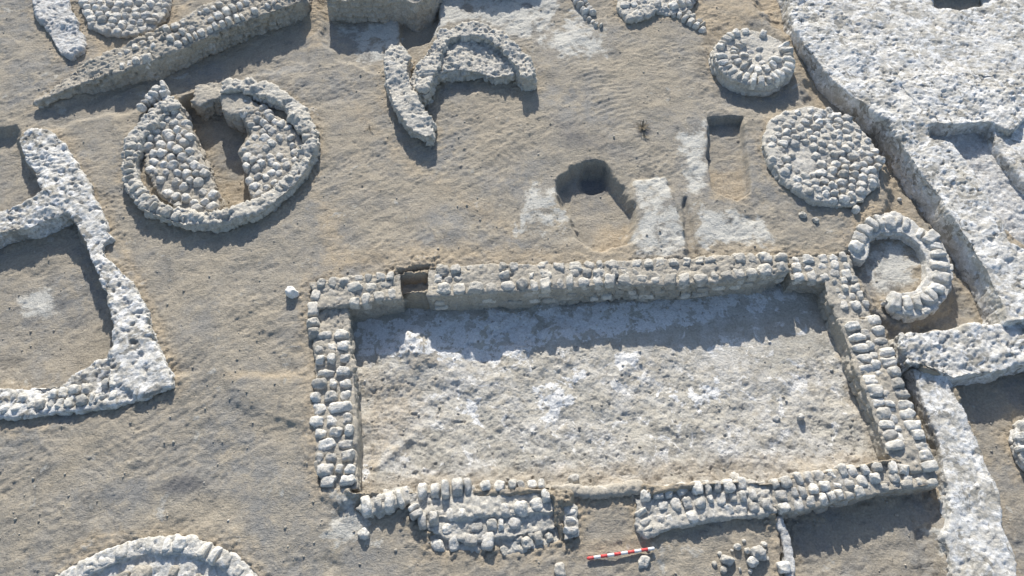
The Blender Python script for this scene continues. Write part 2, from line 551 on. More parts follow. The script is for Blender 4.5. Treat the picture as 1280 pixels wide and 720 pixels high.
def eroded(polys, voxel=0.022, batter=0.12, amp=(0.05, 0.03, 0.012), pits=0.03, seed=1, soft=2, edge=0.05, pit_scale=9, courses=True, flakes=0.0):
    """union of prisms [(px outline, z top, z base)], remeshed evenly and weathered"""
    V, Fc = [], []
    for outline, zt, zb in polys:
        pts = [W(p[0], p[1], p[2] if len(p) > 2 else zt) for p in outline]
        pts = densify(pts, 0.18)
        arr = np.array(pts)
        Pn = arr.copy()
        Pn[:, 2] = 0
        arr[:, 0] += fbm(Pn, 3.0, 2, seed + 3) * edge
        arr[:, 1] += fbm(Pn, 3.0, 2, seed + 9) * edge
        v, f = prism([tuple(p) for p in arr], zb)
        o = len(V)
        V += v
        Fc += [tuple(i + o for i in t) for t in f]
    tmp = bpy.data.meshes.new('tmp')
    tmp.from_pydata(V, [], Fc)
    ob = bpy.data.objects.new('tmp', tmp)
    COL.objects.link(ob)
    md = ob.modifiers.new('r', 'REMESH')
    md.mode = 'VOXEL'
    md.voxel_size = voxel
    sm = ob.modifiers.new('s', 'SMOOTH')
    sm.iterations = soft
    sm.factor = 0.5
    dg = bpy.context.evaluated_depsgraph_get()
    me = bpy.data.meshes.new_from_object(ob.evaluated_get(dg))
    bpy.data.objects.remove(ob)
    bpy.data.meshes.remove(tmp)
    n = len(me.vertices)
    co = np.empty(n * 3, np.float32)
    no = np.empty(n * 3, np.float32)
    me.vertices.foreach_get('co', co)
    me.vertex_normals.foreach_get('vector', no)
    co = co.reshape(-1, 3).astype(float)
    no = no.reshape(-1, 3).astype(float)
    zt = co[:, 2].max()
    am = 0.35 + 1.0 * sstep(fbm(co, 1.3, 3, seed + 41), -0.3, 0.4)
    dsp = fbm(co, 1.6, 2, seed) * amp[0] + fbm(co, 6.0, 3, seed + 5) * amp[1] * am + fbm(co, 22.0, 2, seed + 8) * amp[2]
    pn = fbm(co, pit_scale, 3, seed + 21)
    dsp -= sstep(pn, 0.28, 0.6) * pits * 0.8
    pn2 = fbm(co, 21.0, 2, seed + 25)
    dsp -= sstep(pn2, 0.3, 0.6) * pits * 0.6 * am
    dsp += np.abs(fbm(co, 9.0, 3, seed + 27)) * amp[1] * 0.8 * am
    if courses:
        up_ = np.abs(no[:, 2])
        face = sstep(-up_, -0.75, -0.4) * sstep(fbm(co, 0.9, 2, seed + 51), -0.35, 0.1)
        zz = co[:, 2] / 0.125 + fbm(co, 1.5, 2, seed + 53) * 0.5
        iz = np.floor(zz)
        uu = np.where(np.abs(no[:, 0]) > np.abs(no[:, 1]), co[:, 1], co[:, 0]) / 0.25 + hash3(iz.astype(np.int64), iz.astype(np.int64) * 0, iz.astype(np.int64) * 0, seed)
        gz_ = np.minimum(zz - iz, 1 - zz + iz) * 0.125
        gu = np.minimum(uu - np.floor(uu), 1 - uu + np.floor(uu)) * 0.25
        gr = np.minimum(gz_, gu) + fbm(co, 14, 2, seed + 57) * 0.01
        blk = hash3(iz.astype(np.int64), np.floor(uu).astype(np.int64), iz.astype(np.int64) * 0, seed + 3) - .5
        dsp += face * (sstep(gr, 0.004, 0.04) * 0.05 - 0.045 + blk * 0.045)
    if flakes:
        q = fbm(co * np.array([1, 1, .4]), 2.6, 5, seed + 61, 0.6) * 6 + 50
        fq = q - np.floor(q)
        dsp += (np.floor(q) - 50 + sstep(fq, .36, .64)) * flakes
    hor = no.copy()
    hor[:, 2] = 0
    co += no * dsp[:, None] + hor * (batter * np.clip(zt - co[:, 2], 0, 1))[:, None]
    me.vertices.foreach_set('co', co.astype(np.float32).ravel())
    me.polygons.foreach_set('use_smooth', np.ones(len(me.polygons), bool))
    me.update()
    me.materials.clear()
    return me


def cube_sphere(n=6):
    """unit cube surface grid"""
    vs, fs, idx = [], [], {}
    t = np.linspace(-1, 1, n + 1)

    def vid(p):
        k = tuple(round(c, 5) for c in p)
        if k not in idx:
            idx[k] = len(vs)
            vs.append(k)
        return idx[k]
    for axis in range(3):
        for s in (-1, 1):
            for i in range(n):
                for j in range(n):
                    q = []
                    for (a, b) in ((i, j), (i + 1, j), (i + 1, j + 1), (i, j + 1)):
                        p = [0, 0, 0]
                        p[axis] = s
                        p[(axis + 1) % 3] = t[a]
                        p[(axis + 2) % 3] = t[b]
                        q.append(vid(p))
                    fs.append(q if s > 0 else q[::-1])
    return np.array(vs), np.array(fs)


CV, CF = cube_sphere(9)


def bricks_mesh(name, items, power=4.6, amp=0.02, seed=0, chips=4):
    """items: (x,y,z, yaw, lx, ly, lz) full sizes -> one mesh of weathered rounded blocks"""
    allv, allf = [], []
    for k, (x, y, z, yaw, lx, ly, lz) in enumerate(items):
        pw = power * random.uniform(0.75, 1.25)
        nrm = (np.abs(CV) ** pw).sum(1) ** (1 / pw)
        v = CV / nrm[:, None]
        tp = 1 - 0.12 * (v[:, 2] + 1) * random.uniform(0.2, 1)
        v = v * np.stack([tp, tp, np.ones_like(tp)], 1)
        v = v * np.array([lx / 2, ly / 2, lz / 2])
        rx, ry = random.uniform(-.13, .13), random.uniform(-.08, .16)
        cy_, sy_ = math.cos(yaw), math.sin(yaw)
        v[:, 2] += rx * v[:, 0] + ry * v[:, 1]
        v = np.stack([v[:, 0] * cy_ - v[:, 1] * sy_, v[:, 0] * sy_ + v[:, 1] * cy_, v[:, 2]], 1)
        v = v + np.array([x, y, z])
        ctr = np.array([x, y, z])
        for _c in range(chips):                              # broken faces and corners
            nv = RNG.normal(size=3)
            nv[2] = abs(nv[2]) * 0.7
            nv /= np.linalg.norm(nv)
            pr = (v - ctr) @ nv
            cut = pr.max() * random.uniform(.74, .98)
            v = v - np.maximum(pr - cut, 0)[:, None] * nv
        dirn = v - ctr
        dirn /= np.linalg.norm(dirn, axis=1)[:, None] + 1e-9
        sc = min(lx, ly) / 0.22
        dn = fbm(v + k * 3.1, 7.0, 2, seed) * amp * 1.3 * sc + fbm(v, 24.0, 3, seed + 4) * amp * 0.9 * sc
        v = v + dirn * dn[:, None]
        allf.append(CF + len(CV) * k)
        allv.append(v)
    me = make_mesh(name, np.concatenate(allv), np.concatenate(allf))
    tone = np.repeat([random.choice((-.22, -.12, -.05, 0, .05, .1, .16)) + random.uniform(-.05, .05) for _ in items], len(CV))
    me.attributes.new('tone', 'FLOAT', 'POINT').data.foreach_set('value', tone.astype(np.float32))
    return me


def polyline(pts, z):
    p = np.array([W(q[0], q[1], q[2] if len(q) > 2 else z) for q in pts])
    seg = np.linalg.norm(np.diff(p[:, :2], axis=0), axis=1)
    cum = np.concatenate([[0], np.cumsum(seg)])

    def at(s):
        k = min(max(int(np.searchsorted(cum, s) - 1), 0), len(seg) - 1)
        t = (s - cum[k]) / max(seg[k], 1e-9)
        return p[k] + (p[k + 1] - p[k]) * t, math.atan2(p[k + 1, 1] - p[k, 1], p[k + 1, 0] - p[k, 0])
    return at, cum[-1]


def row(parent, pts, z, n, width, h=0.2, mat=None, gap=0.94, jit=0.015, skip=0.0, name='brick_course', power=4.0, amp=0.02,
        rise=0.04, wob=0.12):
    """one course of bricks along a line; rise = how far its tops stand above z"""
    at, L = polyline(pts, z)
    sp = L / n
    runs = [[]]
    wts = [random.uniform(0.68, 1.4) for _ in range(n)]
    tot = sum(wts)
    s = 0.0
    for k in range(n):
        ln = L * wts[k] / tot
        c, yaw = at(s + ln / 2)
        s += ln
        if random.random() < skip:
            runs.append([])
            continue
        runs[-1].append((c[0] + random.uniform(-jit, jit), c[1] + random.uniform(-jit, jit),
                      c[2] + rise + .036 - h / 2 + random.uniform(-.035, .022), yaw + random.uniform(-wob, wob),
                      ln * gap * random.uniform(.9, 1.05), width * random.uniform(.8, 1.14), h))
    for run in runs:                                         # a missing brick ends the course
        if run:
            link(name, bricks_mesh(name, run, power, amp, random.randrange(999)), mat or M_BRICK, parent)


def arcpts(cx, cy, z, r, a0, a1, n=24):
    """arc round a ground centre given in pixels; degrees, counter-clockwise seen from above; returns world points"""
    c = W(cx, cy, z)
    return [(c[0] + r * math.cos(math.radians(a0 + (a1 - a0) * k / n)), c[1] + r * math.sin(math.radians(a0 + (a1 - a0) * k / n)), z)
            for k in range(n + 1)]


def cobbles(parent, poly, z, sp, direction, mat, size=(0.2, 0.16), h=0.16, jit=0.03, skip=0.05, name='cobble_paving', dome=0.0,
            rise=0.04, power=3.2, hole=None, amp=0.02):
    """rows of cobbles filling a pixel outline; direction = row heading in degrees"""
    P = np.array([W(p[0], p[1], z)[:2] for p in poly])
    H = [W(p[0], p[1], z)[:2] for p in hole] if hole else None
    c = P.mean(0)
    a = math.radians(direction)
    ux, uy = np.array([math.cos(a), math.sin(a)]), np.array([-math.sin(a), math.cos(a)])
    L = np.abs((P - c) @ ux).max()
    Wd = np.abs((P - c) @ uy).max()
    rmax = np.linalg.norm(P - c, axis=1).max()
    items = []
    v = -Wd
    while v < Wd + .01:
        u = -L + random.uniform(0, sp)
        while u < L:
            ln = sp * random.uniform(.8, 1.25)
            q = c + ux * (u + ln / 2) + uy * (v + 0.03 * math.sin(u * 3 + v * 5)) + RNG.uniform(-jit, jit, 2)
            u += ln
            dd = sdist(np.array([q[0]]), np.array([q[1]]), P)[0]
            if dd < 0.02 or random.random() < skip:
                continue
            if H is not None and sdist(np.array([q[0]]), np.array([q[1]]), H)[0] > -0.04:
                continue
            zz = z + rise + .03 - h / 2 + random.uniform(-.02, .02) + dome * (1 - (np.linalg.norm(q - c) / rmax) ** 2)
            items.append((q[0], q[1], zz, a + random.uniform(-.25, .25), ln * .95, size[1] * random.uniform(.8, 1.15), h))
        v += size[1] * 0.98
    return link(name, bricks_mesh(name, items, power, amp, random.randrange(999)), mat, parent)


def core(parent, polys, mat, name='core', **kw):
    for outline, zt, zb in polys:
        pts = np.array([W(p[0], p[1], p[2] if len(p) > 2 else zt) for p in outline])
        CLAMP.append((pts[:, :2], float(pts[:, 2].min())))
    if mat in (M_MUD, M_TANBRICK):
        polys = [([(q[0], q[1], q[2] + .022) if len(q) > 2 else q for q in o_], zt + .022, zb) for o_, zt, zb in polys]
        a_ = kw['amp']
        kw['amp'] = (a_[0] + .025, a_[1] * 1.15, a_[2] * 1.3)
    if mat in (M_SALT, M_SALTG):
        kw.setdefault('courses', False)
        kw.setdefault('flakes', 0.01)
        a_ = kw['amp']
        kw['amp'] = (a_[0], a_[1] * .6, a_[2] * .8)
    return link(name, eroded(polys, **kw), mat, parent)


def ring_outline(cx, cy, z, r1, r0, a0, a1, n=28):
    """annular sector as world points turned back into (px,py,z) is not needed: returns world outline"""
    return arcpts(cx, cy, z, r1, a0, a1, n) + arcpts(cx, cy, z, r0, a1, a0, n)


def to_px(p):
    """world point -> photo pixel (used so that rings can share the outline builders)"""
    x, y, z = p
    zz = z - CAM_H
    yc = y * CT + zz * ST
    zc = -y * ST + zz * CT
    return (640 + F * x / -zc, 360 - F * yc / -zc, z)


def ring_px(*a, **k):
    return [to_px(p) for p in ring_outline(*a, **k)]


def arc_px(*a, **k):
    return [to_px(p) for p in arcpts(*a, **k)]


# ================================================================== main room walls
# --- north wall
t = thing('brick_wall', 'long grey mud brick wall with a square niche, top side of central room', 'wall', 690, 350)
ZN = 0.06
core(t, [([(385, 352), (420, 347), (494, 342), (503, 341), (503, 373), (432, 383), (395, 386)], ZN, -.7),
         ([(500, 352), (540, 349), (540, 371), (500, 375)], -0.2, -.7),
         ([(497, 341), (540, 333), (540, 341), (497, 347)], -0.06, -.7),
         ([(534, 334), (625, 330), (745, 328), (895, 320), (983, 317), (986, 338), (950, 347), (900, 352), (850, 357), (790, 356),
           (696, 361), (595, 368), (534, 371)], ZN, -.7)], M_MUD, batter=0.02, amp=(.03, .025, .012), pits=.035, seed=3, edge=0.03)
row(t, [(436, 378), (496, 368)], ZN, 4, 0.26, rise=.04, mat=M_TANBRICK)
row(t, [(432, 362), (494, 354)], ZN, 3, 0.22, rise=.03, mat=M_TANBRICK)
row(t, [(395, 356), (494, 345)], ZN, 7, 0.2, rise=.02, mat=M_TANBRICK)
row(t, [(542, 363), (600, 361), (700, 354), (790, 350), (850, 351), (900, 347), (984, 334)], ZN, 25, 0.26, rise=.05, mat=M_TANBRICK, gap=.98)
for dz, sh, sk in ((.13, 5, .25), (.27, 11, .45)):                        # courses showing in the inner face
    row(t, [(542, 369 + sh), (600, 366 + sh), (696, 359 + sh), (790, 354 + sh), (850, 355 + sh), (900, 350 + sh), (950, 345 + sh), (982, 338 + sh)], ZN - dz, 24, .16, h=.12,
        rise=-.03, mat=M_TANBRICK, skip=sk, gap=.96, wob=.05)
row(t, [(542, 349), (640, 345), (745, 342), (800, 340)], ZN, 16, 0.2, rise=.03, mat=M_TANBRICK, skip=.2, amp=.03)
row(t, [(542, 338), (625, 335), (745, 333), (895, 325), (984, 322)], ZN, 27, 0.22, rise=.03, mat=M_TANBRICK, skip=.1, amp=.03)

# --- low north-east corner
t = thing('brick_wall', 'low corner of flat bricks joining the niche wall to the horseshoe kiln', 'wall', 1040, 340)
ZC = -0.06
core(t, [([(985, 322), (1060, 318), (1072, 350), (1092, 398), (1050, 404), (1036, 372), (1030, 352), (988, 352)], ZC, -.7)],
     M_MUD, batter=.03, amp=(.03, .02, .01), pits=.02, seed=13, edge=.03)
row(t, [(988, 327), (1058, 323)], ZC, 5, .22, rise=.05)
row(t, [(989, 337), (1062, 333)], ZC, 5, .22, rise=.04)
row(t, [(990, 347), (1064, 343)], ZC, 5, .24, rise=.05)
for k, y in enumerate((353, 363, 373, 383)):
    row(t, [(1036 + k * 4, y + 1), (1072 + k * 5, y - 3)], ZC, 3, .18, rise=.04)

# --- west wall
t = thing('brick_wall', 'straight wall of rounded grey bricks three abreast, left side of central room', 'wall', 420, 490)
ZW = 0.0
core(t, [([(388, 372), (434, 380), (439, 434), (444, 488), (446, 547), (449, 613), (399, 612), (395, 590), (395, 530), (390, 505),
           (392, 444), (388, 411)], ZW - .025, -.7)], M_MUD, batter=.02, amp=(.03, .02, .012), pits=.03, seed=23, edge=.03)
row(t, [(397, 362), (391, 400), (393, 425)], ZW, 4, .22, rise=.06, mat=M_TANBRICK, skip=.1)
for k in range(13):
    y = 419 + k * 15.2
    off = (-6 if 4 <= k <= 7 else 0)
    xl = 394 + off + max(0, k - 7) * 0.8
    xr = 438 + k * 0.75
    row(t, [(xl, y + 2), (xr, y - 1)], ZW, 3 if k % 3 else 2, .2, h=.2, rise=.05, mat=M_BRICK, wob=.15, amp=.022, gap=.99)

# --- east wall
t = thing('brick_wall', 'narrow wall of paired pale bricks laid crosswise, right side of central room', 'wall', 1105, 480)
ZE = -0.06
core(t, [([(1046, 398), (1092, 396), (1104, 410), (1119, 454), (1146, 528), (1170, 582), (1140, 590), (1108, 568), (1088, 508),
           (1068, 457), (1053, 412)], ZE, -.7)], M_MUD, batter=.02, amp=(.025, .02, .012), pits=.025, seed=33, edge=.03)
for k in range(12):
    f = k / 11
    x, y = 1066 + 51 * f, 409 + 148 * f
    row(t, [(x - 12, y + 1), (x + 10, y - 1)], ZE, 1, .19, h=.2, rise=.06, mat=M_BRICK, wob=.08, gap=1.0)
row(t, [(1080, 412), (1092, 452), (1112, 512), (1128, 556)], ZE, 12, .16, h=.16, rise=.03, mat=M_BRICK, skip=.15)
for k in range(15):
    f = k / 14
    x, y = 1091 + 68 * f, 401 + 184 * f
    row(t, [(x - 10, y + 1), (x + 11, y - 1)], ZE, 1, .19, h=.2, rise=.06, mat=M_PALE if k > 7 else M_BRICK, wob=.08, gap=1.0)

# --- south-east wall
t = thing('brick_wall', 'wall with three rows of pale round bricks, above the shaded hollow at lower right', 'wall', 1070, 605)
ZS = -0.06
core(t, [([(958, 607), (1000, 595), (1051, 587), (1105, 577), (1150, 578), (1171, 590), (1175, 606), (1120, 614), (1068, 623), (1025, 633),
           (976, 643), (964, 630)], ZS - .02, -.7)], M_MUD, batter=.06, amp=(.03, .02, .012), pits=.025, seed=43, edge=.03)
row(t, [(963, 607), (1000, 598), (1051, 591), (1105, 583)], ZS, 10, .23, rise=.035)
row(t, [(968, 621), (1030, 609), (1100, 598)], ZS, 9, .2, rise=.03)
row(t, [(972, 635), (1030, 623), (1068, 614), (1090, 609)], ZS, 9, .2, rise=.025, gap=1.0)
row(t, [(1095, 610), (1172, 601)], ZS, 5, .16, rise=.0, mat=M_TANBRICK)
row(t, [(1108, 583), (1136, 588)], ZS, 2, .22, rise=.06)
row(t, [(1112, 597), (1140, 599)], ZS, 2, .2, rise=.03)

# --- south middle wall
t = thing('brick_wall', 'worn wall right of the striped pole, its bricks half buried in mud', 'wall', 880, 630)
core(t, [([(793, 622), (855, 610), (932, 602), (962, 606), (972, 641), (925, 645), (870, 653), (831, 661), (808, 670), (797, 655)], -.11, -.7)],
     M_TANBRICK, name='mud_core', batter=.1, amp=(.04, .03, .014), pits=.03, seed=53, edge=.04)
row(t, [(800, 621), (855, 612), (934, 605)], -.08, 9, .24, rise=.05, mat=M_BRICK)
row(t, [(822, 634), (905, 623), (945, 618)], -.09, 9, .2, rise=.04, mat=M_BRICK, skip=.1)
row(t, [(830, 650), (870, 645), (928, 636), (968, 632)], -.1, 9, .22, rise=.03, mat=M_BRICK, skip=.1)
row(t, [(800, 636), (812, 664)], -.1, 3, .2, rise=.05, mat=M_TANBRICK)

# --- south-west wall and steps
t = thing('brick_wall', 'short low row of bricks at the lower left corner of the central room', 'wall', 475, 630)
core(t, [([(440, 636), (455, 622), (480, 617), (510, 611), (512, 628), (480, 638), (455, 645)], -.08, -.7)], M_TANBRICK, name='mud_core', batter=.12,
     amp=(.03, .03, .012), seed=61, edge=.04)
row(t, [(452, 634), (490, 627), (506, 622)], -.08, 4, .28, rise=.06, mat=M_BRICK)
row(t, [(478, 618), (512, 612)], -.08, 3, .16, rise=.02, mat=M_BRICK)

t = thing('brick_steps', 'broken block of stepped brick rows jutting out left of the striped pole', 'brick steps', 610, 650)
core(t, [([(508, 620), (520, 612), (592, 605), (596, 620), (680, 612), (694, 622), (696, 640), (600, 648), (520, 646), (512, 636)], -.06, -.7),
         ([(520, 640), (600, 640), (694, 628), (697, 660), (610, 674), (560, 672), (534, 660)], -.12, -.7),
         ([(534, 668), (560, 664), (620, 668), (660, 660), (698, 655), (704, 676), (680, 684), (640, 694), (624, 696), (622, 684), (590, 690), (538, 692)], -.2, -.7)],
     M_TANBRICK, name='mud_core', batter=.08, amp=(.04, .035, .015), pits=.03, seed=71, edge=.04)
row(t, [(520, 616), (555, 612), (592, 607)], -.06, 5, .3, h=.24, rise=.07)
row(t, [(514, 630), (524, 648)], -.06, 2, .22, rise=.05)
row(t, [(522, 650), (552, 646)], -.06, 2, .26, h=.24, rise=.04)
row(t, [(556, 645), (600, 640), (636, 638), (670, 632), (682, 628)], -.08, 7, .22, rise=.04)
row(t, [(598, 609), (640, 608), (682, 604)], -.1, 6, .2, rise=.05, mat=M_BRICK)
row(t, [(552, 662), (582, 660), (634, 654), (652, 653)], -.16, 6, .2, rise=.06)
row(t, [(536, 684), (558, 682), (588, 678), (618, 678)], -.2, 4, .28, h=.28, rise=.09)
row(t, [(676, 622), (688, 618)], -.06, 1, .26, rise=.07)
row(t, [(626, 692), (655, 680), (694, 668)], -.2, 5, .2, rise=.04, mat=M_TANBRICK, amp=.03)
row(t, [(640, 676), (680, 664)], -.18, 3, .2, rise=.04, mat=M_TANBRICK, amp=.03)

t = thing('brick_pier', 'small oblong brick pier at the right end of the broken steps', 'brick pier', 713, 655)
core(t, [([(702, 632), (720, 629), (724, 650), (725, 672), (706, 676), (704, 655)], -.08, -.7)], M_TANBRICK, name='mud_core', batter=.06, amp=(.03, .025, .01),
     pits=.03, seed=81, edge=.03)
row(t, [(711, 636), (716, 650), (714, 668)], -.08, 3, .22, rise=.04)

t = thing('threshold', 'low tan earth threshold closing the gap in the near wall', 'threshold', 760, 612)
core(t, [([(690, 606), (740, 609), (800, 603), (802, 613), (740, 619), (694, 615)], -.1, -.7)], M_MUD, name='mud_core', batter=.1, amp=(.03, .03, .012), seed=87, edge=.03, courses=False)

# --- thin wall at the bottom
t = thing('plaster_wall', 'thin white-edged wall stub running to the bottom edge beside the shaded hollow', 'wall', 982, 690)
core(t, [([(966, 646), (976, 646), (986, 672), (992, 700), (996, 745), (980, 745), (978, 700), (976, 672)], -.14, -.7)], M_SALTG, batter=.05, amp=(.03, .025, .01), seed=91,
     edge=.03)
row(t, [(978, 700), (985, 738)], -.16, 2, .2, h=.2, rise=.03, mat=M_PALE)

# ================================================================== horseshoe kiln
t = thing('kiln_ring', 'white horseshoe ring of large bricks beside the upper right corner of the room', 'kiln', 1125, 330)
core(t, [([(1060, 313), (1067, 288), (1092, 268), (1119, 265), (1140, 274), (1149, 283), (1172, 295), (1186, 318), (1192, 344), (1186, 370),
           (1162, 392), (1139, 396), (1119, 391), (1106, 374), (1115, 367), (1146, 362), (1158, 346), (1158, 324), (1150, 306), (1130, 291),
           (1105, 290), (1088, 296), (1086, 320), (1080, 328), (1066, 324)], -.02, -.75)], M_PALE, name='ring_body', batter=.03, amp=(.02, .015, .01), pits=.02, seed=101, edge=.02)
row(t, [(1069, 316), (1074, 296), (1094, 279), (1120, 276), (1138, 283)], -.02, 8, .33, h=.24, rise=.05, mat=M_PALE, power=5)
row(t, [(1144, 288), (1164, 300), (1174, 325), (1176, 346), (1170, 366), (1150, 378), (1128, 380), (1110, 376)], -.02, 12, .36, h=.24, rise=.05, mat=M_PALE, power=5)
row(t, [(1182, 330), (1186, 346), (1180, 368), (1160, 388), (1138, 392), (1118, 388)], -.1, 8, .18, h=.24, rise=.05, mat=M_PALE, power=5)

# ================================================================== round brick platform, far
t = thing('brick_platform', 'small round platform ringed with two courses of white bricks, a sandy hollow in its centre', 'platform', 943, 80)
ZR = 0.17
R1 = .85
core(t, [([to_px(p) for p in arcpts(943, 72, ZR, R1, 0, 360, 40)[:-1]], ZR, -.6)], M_TANBRICK, batter=.08, amp=(.03, .025, .01), seed=111, edge=.03)
row(t, arc_px(943, 72, ZR, R1 - .13, 175, 390), ZR, 17, .32, h=.24, rise=.08, mat=M_PALE, amp=.015)
row(t, arc_px(943, 72, ZR, R1 - .1, 60, 165), ZR, 8, .22, rise=.08, mat=M_BRICK, skip=.1)
row(t, arc_px(943, 72, ZR, R1 - .42, 190, 350), ZR, 7, .26, rise=.08, mat=M_PALE)
row(t, arc_px(943, 72, ZR, R1 - .4, 110, 188), ZR, 6, .2, rise=.06, mat=M_BRICK, skip=.2)
row(t, arc_px(943, 72, ZR, R1 - .62, 160, 260), ZR, 4, .2, rise=.05, mat=M_BRICK, skip=.1)

cobbles(t, [to_px(p)[:2] for p in arcpts(943, 72, ZR, R1 - .5, 0, 360, 20)[:-1]], ZR, .19, 20, M_BRICK, size=(.18, .17), h=.18, skip=.35, rise=.02, amp=.03)

# ================================================================== cobbled platform
t = thing('cobble_platform', 'broad irregular round platform paved with small rough cobbles, above the horseshoe kiln', 'platform', 1030, 200)
ZP = 0.08
pl = [(962, 150), (985, 138), (1015, 134), (1045, 140), (1070, 155), (1092, 180), (1102, 210), (1098, 232), (1080, 250), (1052, 258), (1020, 250), (995, 236),
      (975, 222), (960, 195), (955, 170)]
core(t, [(pl, ZP, -.6)], M_TANBRICK, batter=.2, amp=(.05, .03, .012), seed=121, edge=.05)
cobbles(t, pl, ZP, .2, -38, M_BRICK, size=(.2, .165), h=.18, skip=.05, rise=.05, dome=.03, hole=[(996, 190), (1012, 188), (1020, 205), (1008, 215), (996, 206)], amp=.025)

# ================================================================== massive salt-crusted platform on the right
t = thing('salt_wall', 'massive white salt-crusted wall slanting down the upper right, with a sunken basin behind it', 'wall', 1130, 170)
ZO = .2
core(t, [([(971, -60), (994, 37), (1015, 64), (1038, 97), (1065, 120), (1085, 132), (1109, 151), (1129, 181), (1143, 204), (1176, 246), (1209, 298), (1233, 340), (1253, 380),
           (1259, 402), (1300, 400), (1330, 380), (1320, 330), (1262, 300), (1240, 262), (1223, 228), (1209, 202), (1190, 178), (1166, 172), (1160, 156), (1180, 151),
           (1120, 90), (1040, 0), (1020, -60)], ZO, -.7)], M_SALT, name='wall_body', batter=.1, amp=(.06, .028, .015), pits=.04, flakes=.007, seed=131, edge=.05)
core(t, [([(1018, -70), (1035, 0), (1115, 88), (1178, 153), (1232, 147), (1238, 158), (1256, 192), (1290, 238), (1420, 240), (1420, -70), (1234, -70), (1230, 6), (1200, 13), (1168, 8), (1160, -70)], .1, -.7),
         ([(1140, -90), (1165, -16), (1236, -18), (1250, -90)], .3, -.7)],
     M_SALT, name='terrace', batter=.06, amp=(.05, .02, .012), pits=.035, flakes=.006, seed=137, edge=.05, voxel=.026)
core(t, [([(1120, 98), (1150, 90), (1260, 92), (1420, 85), (1420, 150), (1280, 150), (1262, 165), (1240, 152), (1180, 156), (1160, 150)], .2, -.7)],
     M_SALT, name='cross_wall', batter=.06, amp=(.06, .025, .014), pits=.04, flakes=.008, seed=139, edge=.05)
core(t, [([(1210, 250), (1200, 218), (1182, 186), (1152, 175), (1152, 146), (1232, 138), (1300, 250), (1420, 330), (1300, 330), (1262, 300)], -.12, -.7)], M_SALTG, name='basin_floor',
     batter=.0, amp=(.04, .03, .012), pits=.03, seed=141, edge=.02)

t = thing('salt_wall', 'short white crusted cross wall right of the room, shaded blue hollow below it', 'wall', 1205, 430)
core(t, [([(1127, 418), (1150, 413), (1186, 413), (1219, 405), (1236, 410), (1300, 394), (1420, 380), (1420, 430), (1300, 452), (1280, 455), (1236, 468), (1193, 474), (1180, 467),
           (1152, 456), (1136, 457), (1130, 441)], .05, -.7)], M_SALT, name='wall_body', batter=.1, amp=(.05, .04, .018), pits=.05, seed=151, edge=.05)

t = thing('salt_wall', 'long low white wall slanting down to the bottom right corner', 'wall', 1200, 580)
core(t, [([(1137, 459), (1180, 468), (1190, 474), (1199, 498), (1222, 545), (1243, 604), (1256, 661), (1268, 700), (1276, 760), (1196, 760), (1190, 715), (1182, 672), (1188, 650),
           (1186, 612), (1176, 560), (1164, 528), (1149, 491)], -.08, -.7)], M_SALT, name='wall_body', batter=.06, amp=(.035, .02, .014), pits=.025, flakes=.005, seed=161, edge=.05)

t = thing('brick_ring', 'white brick ring mostly cut off by the right edge of the photo', 'brick ring', 1290, 565)
core(t, [(ring_px(1320, 562, -.14, .58, .2, 90, 270), -.14, -.7)], M_PALE, name='ring_body', batter=.03, amp=(.02, .02, .01), seed=171, edge=.02)
row(t, arc_px(1320, 562, -.14, .46, 100, 262), -.14, 7, .29, h=.24, rise=.09, mat=M_PALE)

# ================================================================== left room of crusted walls
t = thing('salt_wall', 'white crusted wall of the left room, its three arms meeting beside the round kiln', 'wall', 130, 340)
ZL = .12
core(t, [([(22, 172), (40, 161), (62, 161), (78, 176), (100, 213), (110, 232), (125, 260), (139, 296), (128, 304), (130, 320), (150, 332), (165, 352), (180, 386), (196, 430), (214, 466),
           (212, 482), (170, 495), (138, 470), (137, 445), (141, 400), (135, 380), (121, 345), (111, 311), (96, 285), (84, 262), (60, 242), (38, 215)], ZL, -.6),
         ([(90, 240), (60, 238), (20, 256), (-60, 278), (-60, 306), (0, 290), (40, 284), (84, 264)], ZL - .02, -.6),
         ([(140, 442), (112, 455), (86, 470), (78, 480), (0, 485), (-60, 490), (-60, 530), (0, 522), (30, 521), (100, 513), (155, 504), (205, 488), (190, 450)], ZL - .04, -.6)],
     M_SALT, name='wall_body', batter=.04, amp=(.05, .04, .02), pits=.06, seed=181, edge=.05)
row(t, [(150, 478), (100, 488), (0, 500)], ZL - .06, 12, .2, h=.2, rise=.05, mat=M_PALE, skip=.25, amp=.03)
row(t, [(150, 493), (100, 503), (0, 512)], ZL - .06, 11, .2, h=.2, rise=.04, mat=M_PALE, skip=.25, amp=.03)

# ================================================================== round kiln, upper left
t = thing('round_kiln', 'large round kiln with raised brick rim, two cobbled crescents around a deep pit', 'kiln', 275, 200)
ZK = .18
RK = 1.86
KC = (274, 184)
core(t, [(ring_px(*KC, ZK, RK, RK - .28, -228, 18, 50), ZK - .06, -.4),
         (ring_px(*KC, ZK, RK - .02, RK - .32, 18, 100, 30), ZK - .03, -.4)], M_TANBRICK, name='rim', batter=.1, amp=(.06, .05, .02), pits=.05, seed=191, edge=.04)
row(t, arc_px(*KC, ZK, RK - .15, 133, 262, 40), ZK - .04, 24, .25, h=.26, rise=.04, mat=M_TANBRICK, amp=.03)
row(t, arc_px(*KC, ZK, RK - .15, 262, 335, 30), ZK - .05, 11, .24, h=.26, rise=.03, mat=M_TANBRICK, amp=.035, skip=.12)
row(t, arc_px(*KC, ZK, RK - .15, 335, 395, 30), ZK - .05, 10, .22, h=.24, rise=.02, mat=M_TANBRICK, amp=.03, skip=.3)
